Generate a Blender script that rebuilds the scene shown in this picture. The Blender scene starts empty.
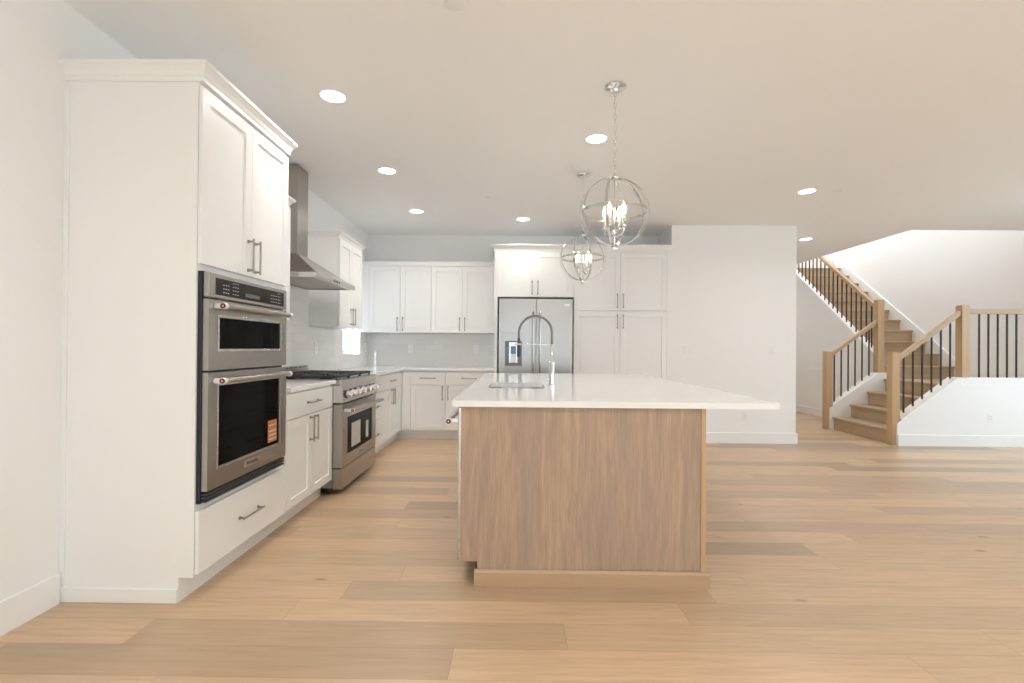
import bpy, bmesh, math, random
from mathutils import Vector, Matrix
random.seed(7)
S = bpy.context.scene
COL = S.collection
PI = math.pi

# ------------------------------------------------------------------ camera
F_PX, YAW, PITCH, ROLL, PPY, EYE = 480.24, .009, .0044, .0076, 4.6, 1.174
cy, sy = math.cos(YAW), math.sin(YAW)
right = Vector((cy, sy, 0)); f0 = Vector((-sy, cy, 0)); up0 = Vector((0, 0, 1))
cp, sp = math.cos(PITCH), math.sin(PITCH)
fwd = cp*f0 + sp*up0; upv = -sp*f0 + cp*up0
cr, sr = math.cos(ROLL), math.sin(ROLL)
rx = cr*right + sr*upv; uy = -sr*right + cr*upv
cam_d = bpy.data.cameras.new('camera'); cam = bpy.data.objects.new('camera', cam_d); COL.objects.link(cam)
cam.matrix_world = Matrix(((rx.x, uy.x, -fwd.x, 0), (rx.y, uy.y, -fwd.y, 0), (rx.z, uy.z, -fwd.z, EYE), (0, 0, 0, 1)))
cam_d.sensor_width = 36; cam_d.sensor_fit = 'HORIZONTAL'; cam_d.lens = F_PX/1024*36
cam_d.shift_y = PPY/1024; cam_d.clip_start = .05; cam_d.clip_end = 100
S.camera = cam

# ------------------------------------------------------------------ world, daylight, exposure
w = bpy.data.worlds.new('world'); S.world = w; w.use_nodes = True
w.node_tree.nodes['Background'].inputs[0].default_value = (.86, .93, 1, 1)
w.node_tree.nodes['Background'].inputs[1].default_value = 1.1
vs = S.view_settings
vs.view_transform = 'Standard'; vs.look = 'None'; vs.gamma = 1; vs.use_curve_mapping = False; vs.exposure = 0.21
S.cycles.max_bounces = 12; S.cycles.diffuse_bounces = 8

def area(name, loc, rot, sx, sy_, power, col=(1, 1, 1), spread=PI):
    d = bpy.data.lights.new(name, 'AREA'); d.shape = 'RECTANGLE'; d.size = sx; d.size_y = sy_
    d.energy = power; d.color = col; d.spread = spread
    o = bpy.data.objects.new(name, d); COL.objects.link(o); o.location = loc; o.rotation_euler = rot
    return o
DAY = (.63, .835, 1)
# daylight in the openings of the great room behind the camera and on its right
sun_d = bpy.data.lights.new('sun', 'SUN'); sun_d.energy = 21; sun_d.angle = math.radians(1); sun_d.color = (.62, .85, 1)
sun = bpy.data.objects.new('sun', sun_d); COL.objects.link(sun)
sun.rotation_euler = Vector((.22, .80, -.62)).to_track_quat('-Z', 'Y').to_euler()      # added; through the rear glass doors onto unseen floor, bouncing light up to the ceiling
area('daylight_rear_one', (.2, -3.95, 1.25), (math.radians(68), 0, 0), 2.7, 2.2, 34, DAY)
area('daylight_rear_two', (4.5, -3.95, 1.25), (math.radians(68), 0, 0), 2.7, 2.2, 16, DAY)
area('daylight_right_one', (7.12, .6, 1.45), (0, math.radians(65), 0), 1.9, 2.6, 40, DAY)
area('daylight_right_two', (7.12, 4.3, 1.7), (0, math.radians(40), 0), 1.4, 2.0, 46, DAY)
area('daylight_upstairs', (5.0, 10.9, 4.3), (math.radians(-72), 0, 0), 1.6, 1.3, 36, (.84, .92, 1))

# ------------------------------------------------------------------ materials
def mat(name, col, rough=.5, metal=0., **k):
    m = bpy.data.materials.new(name); m.use_nodes = True
    b = m.node_tree.nodes['Principled BSDF']
    b.inputs['Base Color'].default_value = (*col, 1); b.inputs['Roughness'].default_value = rough
    b.inputs['Metallic'].default_value = metal
    for key, v in k.items():
        b.inputs[key].default_value = v
    return m
class NT:
    def __init__(s, m): s.t = m.node_tree; s.n = s.t.nodes; s.l = s.t.links; s.b = s.n['Principled BSDF']
    def add(s, typ, ins=(), **props):
        nd = s.n.new(typ)
        for k, v in props.items(): setattr(nd, k, v)
        for k, v in dict(ins).items():
            if hasattr(v, 'is_output'): s.l.new(v, nd.inputs[k])
            else: nd.inputs[k].default_value = v
        return nd
    def math(s, op, a, b=0., c=None):
        d = {0: a, 1: b}
        if c is not None: d[2] = c
        return s.add('ShaderNodeMath', d, operation=op).outputs[0]
    def coord(s, what='Object'): return s.add('ShaderNodeTexCoord').outputs[what]
    def mapping(s, vec, sc=(1, 1, 1), loc=(0, 0, 0)): return s.add('ShaderNodeMapping', {'Vector': vec, 'Scale': sc, 'Location': loc}).outputs[0]
    def noise(s, vec, scale, detail=4, rough=.55): return s.add('ShaderNodeTexNoise', {'Vector': vec, 'Scale': scale, 'Detail': detail, 'Roughness': rough}).outputs['Fac']
    def ramp(s, fac, stops):
        r = s.add('ShaderNodeValToRGB', {'Fac': fac}); e = r.color_ramp.elements
        while len(e) < len(stops): e.new(.5)
        for i, (p, c) in enumerate(stops): e[i].position = p; e[i].color = (*c, 1)
        return r.outputs[0]
    def mix(s, fac, a, b, mode='MIX'):
        nd = s.add('ShaderNodeMix', data_type='RGBA', blend_type=mode)
        for i, v in ((0, fac), (6, a), (7, b)):
            if hasattr(v, 'is_output'): s.l.new(v, nd.inputs[i])
            else: nd.inputs[i].default_value = v if i == 0 else (*v, 1)
        return nd.outputs[2]
    def bump(s, h, strength, dist=.002):
        o = s.add('ShaderNodeBump', {'Height': h, 'Strength': strength, 'Distance': dist}).outputs[0]
        s.l.new(o, s.b.inputs['Normal'])
    def base(s, c): s.l.new(c, s.b.inputs['Base Color'])

def painted(name, col, rough, bump=.0, bs=300):
    m = mat(name, col, rough); t = NT(m)
    v = t.noise(t.coord(), 2.2, 2)
    t.base(t.mix(t.math('MULTIPLY', v, .05), col, tuple(c*.93 for c in col)))
    if bump: t.bump(t.noise(t.coord(), bs, 3), bump, .001)
    return m
M = {}
M['wall'] = painted('wall_paint', (.865, .865, .86), .92, .12)
M['ceiling'] = painted('ceiling_paint', (.885, .888, .89), .95, .12)
M['trim'] = painted('trim_paint', (.86, .86, .855), .45)
M['cabinet'] = painted('cabinet_lacquer', (.86, .862, .858), .38)
M['gap'] = mat('shadow_gap', (.05, .05, .05), .8)
M['chrome'] = mat('chrome', (.78, .79, .80), .09, 1.)
M['nickel'] = mat('brushed_nickel', (.36, .33, .30), .34, 1.)
M['blackglass'] = mat('black_glass', (.006, .005, .005), .05, IOR=1.12)
M['hoopmetal'] = mat('polished_nickel', (.66, .65, .63), .14, 1.)
M['bright'] = mat('pale_satin_metal', (.84, .85, .87), .38, .45)
M['hose'] = mat('dark_spring_hose', (.22, .20, .19), .3, 1.)
M['darkpanel'] = mat('control_glass', (.022, .017, .014), .12, IOR=1.3)
M['iron'] = mat('cast_iron', (.018, .018, .02), .55)
M['black'] = mat('black_enamel', (.012, .013, .018), .35)
M['navy'] = mat('blue_black_side', (.010, .014, .028), .4)
M['balmetal'] = mat('baluster_metal', (.020, .016, .013), .6)
M['red'] = mat('red_enamel', (.20, .004, .008), .4)
M['plastic'] = mat('white_plastic', (.84, .84, .83), .35)
M['paper'] = mat('paper_label', (.58, .57, .53), .8)
M['orange'] = mat('orange_label', (.58, .19, .05), .6)
M['blue'] = mat('blue_film', (.10, .28, .42), .3)
M['ink'] = mat('grey_print', (.55, .55, .55), .6)
M['rubber'] = mat('dark_rubber', (.05, .055, .06), .45)
M['cav'] = mat('dispenser_grey', (.22, .22, .22), .35, .6)

def steel(name, col, rough, sc):
    m = mat(name, col, rough, 1.); t = NT(m)
    n = t.noise(t.mapping(t.coord(), sc), 6, 3)
    t.base(t.mix(n, tuple(c*.9 for c in col), tuple(min(1, c*1.08) for c in col)))
    t.l.new(t.math('MULTIPLY_ADD', n, .14, rough-.07), t.b.inputs['Roughness'])
    return m
M['steel'] = steel('stainless_steel', (.43, .405, .375), .30, (1.5, 40, 60))
M['steelf'] = steel('fridge_steel', (.47, .455, .435), .33, (1, 1, 50))
M['steell'] = steel('pale_steel', (.62, .60, .575), .26, (2, 40, 60))
M['basin'] = steel('sink_steel', (.72, .72, .72), .22, (20, 20, 20))

def emission(name, col, st):
    m = mat(name, (.9, .9, .9), .4); b = m.node_tree.nodes['Principled BSDF']
    b.inputs['Emission Color'].default_value = (*col, 1); b.inputs['Emission Strength'].default_value = st
    return m
M['lens'] = emission('downlight_lens', (.88, .945, 1), 6)
M['bulb'] = emission('bulb_glow', (1, .88, .70), 9)

# white quartz
m = mat('quartz', (.86, .86, .85), .08); t = NT(m)
t.base(t.ramp(t.noise(t.coord(), 3.0, 6, .65), [(.35, (.86, .86, .85)), (.55, (.845, .84, .83)), (.7, (.87, .87, .86))])); M['quartz'] = m

# glossy subway tile, running bond; (u = along the wall, z = up)
def tile(name, axis):
    m = mat(name, (.80, .79, .77), .12); t = NT(m); c = t.coord()
    s = t.add('ShaderNodeSeparateXYZ', {0: c})
    v = t.add('ShaderNodeCombineXYZ', {0: s.outputs[axis], 1: s.outputs[2]}).outputs[0]
    b = t.add('ShaderNodeTexBrick', {'Vector': v, 'Color1': (.82, .81, .79, 1), 'Color2': (.77, .755, .735, 1), 'Mortar': (.70, .69, .67, 1),
              'Scale': 1., 'Mortar Size': .0016, 'Mortar Smooth': .3, 'Bias': 0., 'Brick Width': .254, 'Row Height': .076})
    t.base(b.outputs['Color'])
    h = t.math('SUBTRACT', t.math('MULTIPLY', t.noise(c, 14, 2), .6), b.outputs['Fac'])
    t.bump(h, .35, .003)
    t.l.new(t.math('MULTIPLY_ADD', b.outputs['Fac'], .5, .10), t.b.inputs['Roughness'])
    return m
M['tile_y'] = tile('wall_tile_side', 1); M['tile_x'] = tile('wall_tile_back', 0)

# oak plank floor: planks run across the room (along x)
m = mat('oak_floor', (.55, .38, .23), .36); t = NT(m); c = t.coord()
s = t.add('ShaderNodeSeparateXYZ', {0: c}); X, Y = s.outputs[0], s.outputs[1]
PW = .178
Y = t.math('SUBTRACT', Y, .098)
row = t.math('FLOOR', t.math('DIVIDE', Y, PW))
rn = t.add('ShaderNodeTexWhiteNoise', {'W': row}, noise_dimensions='1D').outputs['Value']
xs = t.math('DIVIDE', t.math('ADD', X, t.math('MULTIPLY', rn, 7.3)), 1.75)
idx = t.math('FLOOR', xs)
pid = t.add('ShaderNodeCombineXYZ', {0: idx, 1: row}).outputs[0]
wn = t.add('ShaderNodeTexWhiteNoise', {'Vector': pid}, noise_dimensions='2D'); pv = wn.outputs['Value']
gx = t.add('ShaderNodeCombineXYZ', {0: t.math('MULTIPLY_ADD', pv, 31., X), 1: t.math('MULTIPLY_ADD', pv, 17., Y), 2: pv}).outputs[0]
tone = t.ramp(pv, [(0., (.420, .308, .208)), (.14, (.520, .382, .255)), (.3, (.610, .450, .290)), (.7, (.655, .474, .308)), (1., (.695, .502, .325))])
g1 = t.noise(t.mapping(gx, (1.0, 14, 1)), 3.2, 6, .62)
g2 = t.noise(t.mapping(gx, (3, 90, 1)), 3., 3, .6)
g3 = t.noise(t.mapping(gx, (.7, 2.6, 1)), 2.1, 3, .5)
colr = t.mix(t.math('MULTIPLY', t.math('SUBTRACT', g1, .40), 2.8), tone, t.mix(.5, tone, (.36, .235, .14)))
colr = t.mix(t.math('MULTIPLY', g2, .35), colr, t.mix(.5, colr, (.40, .27, .165)))
colr = t.mix(t.math('MULTIPLY', t.math('SUBTRACT', g3, .44), 2.6), colr, t.mix(.35, colr, (.42, .31, .22)))
vk = t.add('ShaderNodeTexVoronoi', {'Vector': t.mapping(gx, (1.0, 2.2, 1)), 'Scale': 1.5, 'Randomness': 1.})
kn = t.ramp(t.math('ADD', vk.outputs['Distance'], t.math('MULTIPLY', t.noise(gx, 30, 2), .03)), [(.034, (1, 1, 1)), (.085, (0, 0, 0))])
colr = t.mix(t.math('MULTIPLY', kn, .75), colr, (.20, .12, .07))
fy = t.math('FRACT', t.math('DIVIDE', Y, PW)); ey = t.math('MINIMUM', fy, t.math('SUBTRACT', 1., fy))
fx = t.math('FRACT', xs); ex = t.math('MULTIPLY', t.math('MINIMUM', fx, t.math('SUBTRACT', 1., fx)), 1.75/PW)
ed = t.math('MINIMUM', ex, ey)
seam = t.ramp(ed, [(0., (1, 1, 1)), (.013, (0, 0, 0))])
colr = t.mix(t.math('MULTIPLY', seam, .45), colr, (.22, .14, .08))
t.base(colr)
t.l.new(t.math('MULTIPLY_ADD', g1, .16, .27), t.b.inputs['Roughness'])
t.bump(t.math('SUBTRACT', t.math('MULTIPLY', g1, .5), seam), .12, .002)
M['floor'] = m

# rift oak veneer of the island (vertical grain) and plain oak for posts, treads, rails
def oak(name, a, b_, stretch, rough=.5, grey=0.):
    m = mat(name, a, rough); t = NT(m); c = t.coord()
    n1 = t.noise(t.mapping(c, stretch), 9, 7, .62)
    n2 = t.noise(t.mapping(c, tuple(v*4 if v > .5 else v*2 for v in stretch)), 22, 4, .6)
    n3 = t.noise(t.mapping(c, tuple(max(v*.25, .15) for v in stretch)), 4, 3, .5)
    col = t.mix(t.ramp(n1, [(.35, (0, 0, 0)), (.68, (1, 1, 1))]), a, b_)
    col = t.mix(t.math('MULTIPLY', n2, .35), col, tuple(v*.72 for v in b_))
    col = t.mix(t.math('MULTIPLY', n3, .35), col, tuple(v*.88 for v in a))
    t.base(col); t.bump(n2, .06, .001)
    return m
m = mat('island_veneer', (.45, .32, .23), .55); t = NT(m); c = t.coord()
wv = t.noise(t.mapping(c, (1, 1, .35)), 3.0, 3, .5)
s = t.add('ShaderNodeSeparateXYZ', {0: c})
xd = t.math('MULTIPLY_ADD', wv, .16, s.outputs[0])
cv = t.add('ShaderNodeCombineXYZ', {0: xd, 1: s.outputs[1], 2: t.math('MULTIPLY', s.outputs[2], .05)}).outputs[0]
n1 = t.noise(cv, 34, 5, .65); n2 = t.noise(t.mapping(c, (1, 1, .045)), 170, 3, .6); n3 = t.noise(cv, 7, 2, .5)
col = t.mix(t.ramp(n1, [(.36, (0, 0, 0)), (.64, (1, 1, 1))]), (.500, .350, .245), (.375, .272, .200))
col = t.mix(t.ramp(n3, [(.42, (0, 0, 0)), (.62, (1, 1, 1))]), col, t.mix(.55, col, (.340, .262, .205)))
col = t.mix(t.ramp(n2, [(.45, (0, 0, 0)), (.75, (.55, .55, .55))]), col, (.25, .175, .125))
t.base(col); t.bump(n2, .08, .001); M['veneer'] = m
M['oakz'] = oak('oak_post', (.585, .400, .230), (.500, .330, .180), (1, 1, .06), .45)
M['oakx'] = oak('oak_board_x', (.545, .385, .240), (.455, .310, .185), (.06, 1, 1), .45)
M['oaky'] = oak('oak_board_y', (.585, .400, .230), (.500, .330, .180), (1, .06, 1), .45)
M['tread_y'] = oak('tread_oak_y', (.520, .385, .250), (.420, .300, .190), (1, .06, 1), .42)
M['tread_x'] = oak('tread_oak_x', (.520, .385, .250), (.420, .300, .190), (.06, 1, 1), .42)

# thin window glass
m = bpy.data.materials.new('window_glass'); m.use_nodes = True; t = NT(m)
gl = t.add('ShaderNodeBsdfGlossy', {'Roughness': .02}); tr = t.add('ShaderNodeBsdfTransparent')
mx = t.add('ShaderNodeMixShader', {0: .08, 1: tr.outputs[0], 2: gl.outputs[0]})
t.l.new(mx.outputs[0], t.n['Material Output'].inputs[0]); M['glass'] = m

# ------------------------------------------------------------------ mesh helpers
class MB:
    """collects shapes; build() links them as ONE mesh object"""
    def __init__(s): s.b = bmesh.new()
    def box(s, x0, x1, y0, y1, z0, z1, bev=0., seg=1, M4=None):
        r = bmesh.ops.create_cube(s.b, size=1); vs_ = r['verts']
        for v in vs_:
            v.co = Vector(((x0+x1)/2+v.co.x*(x1-x0), (y0+y1)/2+v.co.y*(y1-y0), (z0+z1)/2+v.co.z*(z1-z0)))
        if bev:
            e = list({e for v in vs_ for e in v.link_edges})
            r = bmesh.ops.bevel(s.b, geom=e, offset=bev, segments=seg, affect='EDGES', profile=.5, clamp_overlap=True)
            vs_ = list(set(r['verts']) | {v for v in vs_ if v.is_valid})
        if M4 is not None:
            bmesh.ops.transform(s.b, matrix=M4, verts=[v for v in vs_ if v.is_valid])
        return s
    def cyl(s, p0, p1, r0, r1=None, n=16, caps=True):
        p0, p1 = Vector(p0), Vector(p1); d = p1-p0; r1 = r0 if r1 is None else r1
        q = Vector((0, 0, 1)).rotation_difference(d.normalized()).to_matrix().to_4x4()
        bmesh.ops.create_cone(s.b, cap_ends=caps, segments=n, radius1=r0, radius2=r1, depth=d.length, matrix=Matrix.Translation((p0+p1)/2) @ q)
        return s
    def lathe(s, prof, c=(0, 0, 0), n=24, M4=None, loop=False):
        c = Vector(c); rings = []
        for r, z in prof:
            rings.append([s.b.verts.new(c+Vector((r*math.cos(2*PI*i/n), r*math.sin(2*PI*i/n), z))) for i in range(n)])
        for a, b in zip(rings, rings[1:]+(rings[:1] if loop else [])):
            for i in range(n):
                s.b.faces.new((a[i], a[(i+1) % n], b[(i+1) % n], b[i]))
        for ring, flip in (() if loop else ((rings[0], True), (rings[-1], False))):
            if (ring[0].co-ring[n//2].co).length > 1e-5:
                s.b.faces.new(ring[::-1] if flip else ring)
        if M4 is not None: bmesh.ops.transform(s.b, matrix=M4, verts=[v for r in rings for v in r])
        return s
    def tube(s, pts, rad, n=10, closed=False, flat=None):
        """sweep of a circle (or of a flat section given by (half width, half height)) along points"""
        pts = [Vector(p) for p in pts]; N = len(pts); rings = []; nrm = None
        for i, p in enumerate(pts):
            a = pts[(i-1) % N] if (closed or i) else p; b = pts[(i+1) % N] if (closed or i < N-1) else p
            tg = (b-a).normalized()
            if nrm is None:
                ref = Vector((0, 0, 1)) if abs(tg.z) < .9 else Vector((0, 1, 0)); nrm = (ref-tg*ref.dot(tg)).normalized()
            else: nrm = (nrm-tg*nrm.dot(tg)).normalized()
            bi = tg.cross(nrm); r = rad[i] if isinstance(rad, (list, tuple)) else rad
            rings.append([s.b.verts.new(p+nrm*math.cos(2*PI*k/n)*r+bi*math.sin(2*PI*k/n)*r) for k in range(n)])
        for i in range(N if closed else N-1):
            a, b = rings[i], rings[(i+1) % N]
            for k in range(n): s.b.faces.new((a[k], a[(k+1) % n], b[(k+1) % n], b[k]))
        if not closed: s.b.faces.new(rings[0][::-1]); s.b.faces.new(rings[-1])
        return s
    def prism(s, poly, t0, t1, axis='z', bev=0.):
        """polygon extruded along an axis; poly is (x,y) for z, (x,z) for y, (y,z) for x"""
        def P(a, b, h): return {'z': (a, b, h), 'y': (a, h, b), 'x': (h, a, b)}[axis]
        lo = [s.b.verts.new(P(a, b, t0)) for a, b in poly]; hi = [s.b.verts.new(P(a, b, t1)) for a, b in poly]
        n = len(poly); s.b.faces.new(lo[::-1]); s.b.faces.new(hi)
        for i in range(n): s.b.faces.new((lo[i], lo[(i+1) % n], hi[(i+1) % n], hi[i]))
        if bev:
            e = list({e for v in lo+hi for e in v.link_edges})
            bmesh.ops.bevel(s.b, geom=e, offset=bev, segments=2, affect='EDGES', profile=.5)
        return s
    def plate(s, outer, holes, t0, t1, axis='z'):
        """flat plate with holes"""
        def P(a, b, h): return {'z': (a, b, h), 'y': (a, h, b), 'x': (h, a, b)}[axis]
        es = []; loops = []
        for lp in [outer]+holes:
            v = [s.b.verts.new(P(a, b, t0)) for a, b in lp]; loops.append(v)
            es += [s.b.edges.new((v[i], v[(i+1) % len(v)])) for i in range(len(v))]
        r = bmesh.ops.triangle_fill(s.b, use_beauty=True, use_dissolve=False, edges=es)
        fs = [g for g in r['geom'] if isinstance(g, bmesh.types.BMFace)]
        e = bmesh.ops.extrude_face_region(s.b, geom=fs)
        nv = [g for g in e['geom'] if isinstance(g, bmesh.types.BMVert)]
        d = {'z': (0, 0, 1), 'y': (0, 1, 0), 'x': (1, 0, 0)}[axis]
        bmesh.ops.translate(s.b, verts=nv, vec=Vector(d)*(t1-t0))
        return s
    def sweep_profile(s, path, prof, closed=False):
        """crown-like moulding: path in plan (x,y), profile (out, z); outward is to the right of travel; mitred"""
        n = len(path); rings = []
        for i in range(n):
            p = Vector(path[i])
            def dr(a, b): return (Vector(path[b])-Vector(path[a])).normalized()
            d0 = dr(i-1, i) if i else dr(i, i+1); d1 = dr(i, i+1) if i < n-1 else d0
            n0 = Vector((d0.y, -d0.x)); n1 = Vector((d1.y, -d1.x)); m_ = (n0+n1).normalized(); k = 1/max(m_.dot(n0), .3)
            rings.append([s.b.verts.new((p.x+m_.x*o*k, p.y+m_.y*o*k, z)) for o, z in prof])
        q = len(prof)
        for a, b in zip(rings, rings[1:]):
            for k in range(q): s.b.faces.new((a[k], a[(k+1) % q], b[(k+1) % q], b[k]))
        s.b.faces.new(rings[0][::-1]); s.b.faces.new(rings[-1])
        return s
    def build(s, name, material, parent=None, loc=None, smooth=False, rotz=0, M4=None):
        if M4 is not None: bmesh.ops.transform(s.b, matrix=M4, verts=s.b.verts)
        bmesh.ops.recalc_face_normals(s.b, faces=s.b.faces)
        me = bpy.data.meshes.new(name); s.b.to_mesh(me); s.b.free()
        mt = M[material] if isinstance(material, str) else material
        me.materials.append(mt)
        if smooth:
            for p in me.polygons: p.use_smooth = True
            try: me.set_sharp_from_angle(angle=math.radians(38))
            except Exception: pass
        o = bpy.data.objects.new(name, me); COL.objects.link(o)
        if parent: o.parent = parent
        if loc: o.location = loc
        if rotz: o.rotation_euler = (0, 0, rotz)
        return o
def tag(o, label=None, cat=None, group=None, kind=None):
    if label: o['label'] = label
    if cat: o['category'] = cat
    if group: o['group'] = group
    if kind: o['kind'] = kind
    return o
def thing(name, label, cat, loc=(0, 0, 0), rotz=0, group=None):
    o = bpy.data.objects.new(name, None); COL.objects.link(o); o.location = loc; o.rotation_euler = (0, 0, rotz)
    o.empty_display_size = .1
    return tag(o, label, cat, group)
def struct(name, mb, material, label, cat):
    return tag(mb.build(name, material), label, cat, kind='structure')
def copy_tree(o, parent=None):
    kids = list(o.children)
    c = o.copy(); COL.objects.link(c)
    if parent: c.parent = parent
    for ch in kids: copy_tree(ch, c)
    return c
def lettering(name, txt, size, material, parent, M4, depth=.0006):
    cu = bpy.data.curves.new(name, 'FONT'); cu.body = txt; cu.size = size; cu.extrude = depth; cu.align_x = 'CENTER'; cu.align_y = 'CENTER'
    tmp = bpy.data.objects.new('tmp_text', cu); COL.objects.link(tmp)
    bpy.context.view_layer.update()
    me = bpy.data.meshes.new_from_object(tmp.evaluated_get(bpy.context.evaluated_depsgraph_get()))
    bpy.data.objects.remove(tmp); bpy.data.curves.remove(cu)
    me.transform(M4); me.materials.clear(); me.materials.append(M[material]); me.name = name
    o = bpy.data.objects.new(name, me); COL.objects.link(o); o.parent = parent
    return o
# text lying in local x (right) / z (up) and facing -y
def face_minus_y(x, y, z): return Matrix.Translation((x, y, z)) @ Matrix.Rotation(PI/2, 4, 'X')

# ------------------------------------------------------------------ room shell
H = 2.743; WL = -2.079; YB = 6.695; YM = 6.08; XR = 6.6
RY, RX = -4.0, 7.2        # rear wall and right wall of the great room
struct('floor', MB().box(WL-.2, RX+.2, RY-.2, 12, -.1, 0), 'floor', 'wide light oak plank floor', 'floor')
OPX0, OPY0, OPY1 = 5.09, 6.25, 10.06
struct('ceiling', MB().plate([(WL-.2, RY-.2), (RX+.2, RY-.2), (RX+.2, 12), (WL-.2, 12)],
       [[(OPX0, OPY0), (XR+.06, OPY0), (XR+.06, OPY1), (OPX0, OPY1)]], H, H+.297), 'ceiling', 'smooth off-white ceiling open above the stairs', 'ceiling')
W1 = (5.70, 6.33, 1.085, 2.10)
struct('wall_left', MB().plate([(RY-.2, 0), (12, 0), (12, H), (RY-.2, H)], [[(W1[0], W1[2]), (W1[1], W1[2]), (W1[1], W1[3]), (W1[0], W1[3])]],
       WL-.16, WL, 'x'), 'wall', 'pale painted kitchen side wall with a small window', 'wall')
struct('wall_back', MB().box(WL, 1.953, YB, YB+.12, 0, H), 'wall', 'back wall of the kitchen behind the wall cabinets', 'wall')
struct('wall_centre', MB().box(1.953, 3.523, YM, 12, 0, H), 'wall', 'plain painted wall block right of the tall pantry', 'wall')
struct('wall_hall_end', MB().box(3.523, 5.42, 11.0, 11.12, 0, H), 'wall', 'end wall of the hall behind the stairs', 'wall')
# rear and right walls with their openings
struct('wall_rear', MB().plate([(WL, 0), (RX, 0), (RX, H), (WL, H)], [[(-1.2, .02), (1.6, .02), (1.6, 2.3), (-1.2, 2.3)], [(3.1, .02), (5.9, .02), (5.9, 2.3), (3.1, 2.3)]],
       RY-.16, RY, 'y'), 'wall', 'great room wall with two wide openings behind the camera', 'wall')
struct('wall_right', MB().plate([(RY, 0), (6.0, 0), (6.0, H), (RY, H)], [[(-.75, .5), (1.95, .5), (1.95, 2.4), (-.75, 2.4)], [(3.25, .5), (5.35, .5), (5.35, 2.4), (3.25, 2.4)]],
       RX, RX+.16, 'x'), 'wall', 'great room side wall with two windows', 'wall')
def window(n, axis, fixed, a0, a1, z0, z1, lab, sub=1):
    """frame and pane in an opening; axis 'x' = the wall's plane is x=fixed"""
    fr = MB(); t_ = .05; d0, d1 = fixed-.03, fixed+.03
    def bar(a, b, c, d):
        if axis == 'x': fr.box(d0, d1, a, b, c, d, .004)
        else: fr.box(a, b, d0, d1, c, d, .004)
    bar(a0+.002, a0+t_, z0+.002, z1-.002); bar(a1-t_, a1-.002, z0+.002, z1-.002); bar(a0+t_, a1-t_, z0+.002, z0+t_); bar(a0+t_, a1-t_, z1-t_, z1-.002)
    for k in range(1, sub):
        c = a0+(a1-a0)*k/sub; bar(c-.025, c+.025, z0+t_, z1-t_)
    o = struct('window_%d' % n, fr, 'trim', lab, 'window')
    g = MB()
    if axis == 'x': g.box(fixed-.004, fixed+.004, a0+t_, a1-t_, z0+t_, z1-t_)
    else: g.box(a0+t_, a1-t_, fixed-.004, fixed+.004, z0+t_, z1-t_)
    g.build('pane', 'glass', o)
    return o
window(1, 'x', WL-.11, *W1, 'small white framed window at the counter in the kitchen corner')
window(2, 'y', RY-.10, -1.2, 1.6, .02, 2.3, 'wide glass door opening behind the camera on the left', 2)
window(3, 'y', RY-.10, 3.1, 5.9, .02, 2.3, 'wide glass door opening behind the camera on the right', 2)
window(4, 'x', RX+.10, -.75, 1.95, .5, 2.4, 'great room window nearer the camera', 2)
window(5, 'x', RX+.10, 3.25, 5.35, .5, 2.4, 'great room window nearer the stairs', 2)
# stairwell above the ceiling
struct('wall_stair_right', MB().box(XR, XR+.12, 6.0, 12, 0, 5.5), 'wall', 'tall wall on the right side of the stairs', 'wall')
struct('wall_right_return', MB().box(XR+.12, RX+.2, 6.0, 6.12, 0, H), 'wall', 'short wall between the stairs and the great room window', 'wall')
struct('wall_upstairs_front', MB().box(3.4, XR, OPY0-.12, OPY0, H+.297, 5.5), 'wall', 'upstairs wall above the stair opening', 'wall')
struct('wall_upstairs_left', MB().box(3.4, 3.52, OPY0, 12, H+.297, 5.5), 'wall', 'upstairs hall wall on the left', 'wall')
struct('wall_upstairs_back', MB().plate([(3.52, H+.297), (XR, H+.297), (XR, 5.5), (3.52, 5.5)], [[(4.2, 3.65), (5.8, 3.65), (5.8, 4.95), (4.2, 4.95)]], 11.0, 11.12, 'y'), 'wall', 'upstairs end wall with a window', 'wall')
window(6, 'y', 11.06, 4.2, 5.8, 3.65, 4.95, 'upstairs window at the head of the stairs', 2)
struct('ceiling_upstairs', MB().box(3.4, XR+.12, OPY0-.12, 11.12, 5.5, 5.6), 'ceiling', 'ceiling above the upper floor', 'ceiling')

# baseboards
def bb_prof(h=.135, t_=.015): return [(0, 0), (t_, 0), (t_, h-.006), (t_-.006, h), (0, h)]
def baseboard(name, path, lab, h=.135):
    return struct(name, MB().sweep_profile(path, bb_prof(h)), 'trim', lab, 'baseboard')
baseboard('baseboard_left', [(WL+.001, RY), (WL+.001, 2.165)], 'white baseboard along the near left wall', .14)
baseboard('baseboard_centre', [(1.958, YM-.001), (3.524, YM-.001), (3.524, 11)], 'white baseboard round the plain wall block')
baseboard('baseboard_stair_side', [(5.419, 10.9), (5.419, 7.33)], 'white baseboard on the wall under the upper stair flight')
baseboard('baseboard_stair_front', [(4.74, 6.009), (7.19, 6.009)], 'white baseboard along the stair knee wall facing the room', .14)

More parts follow.
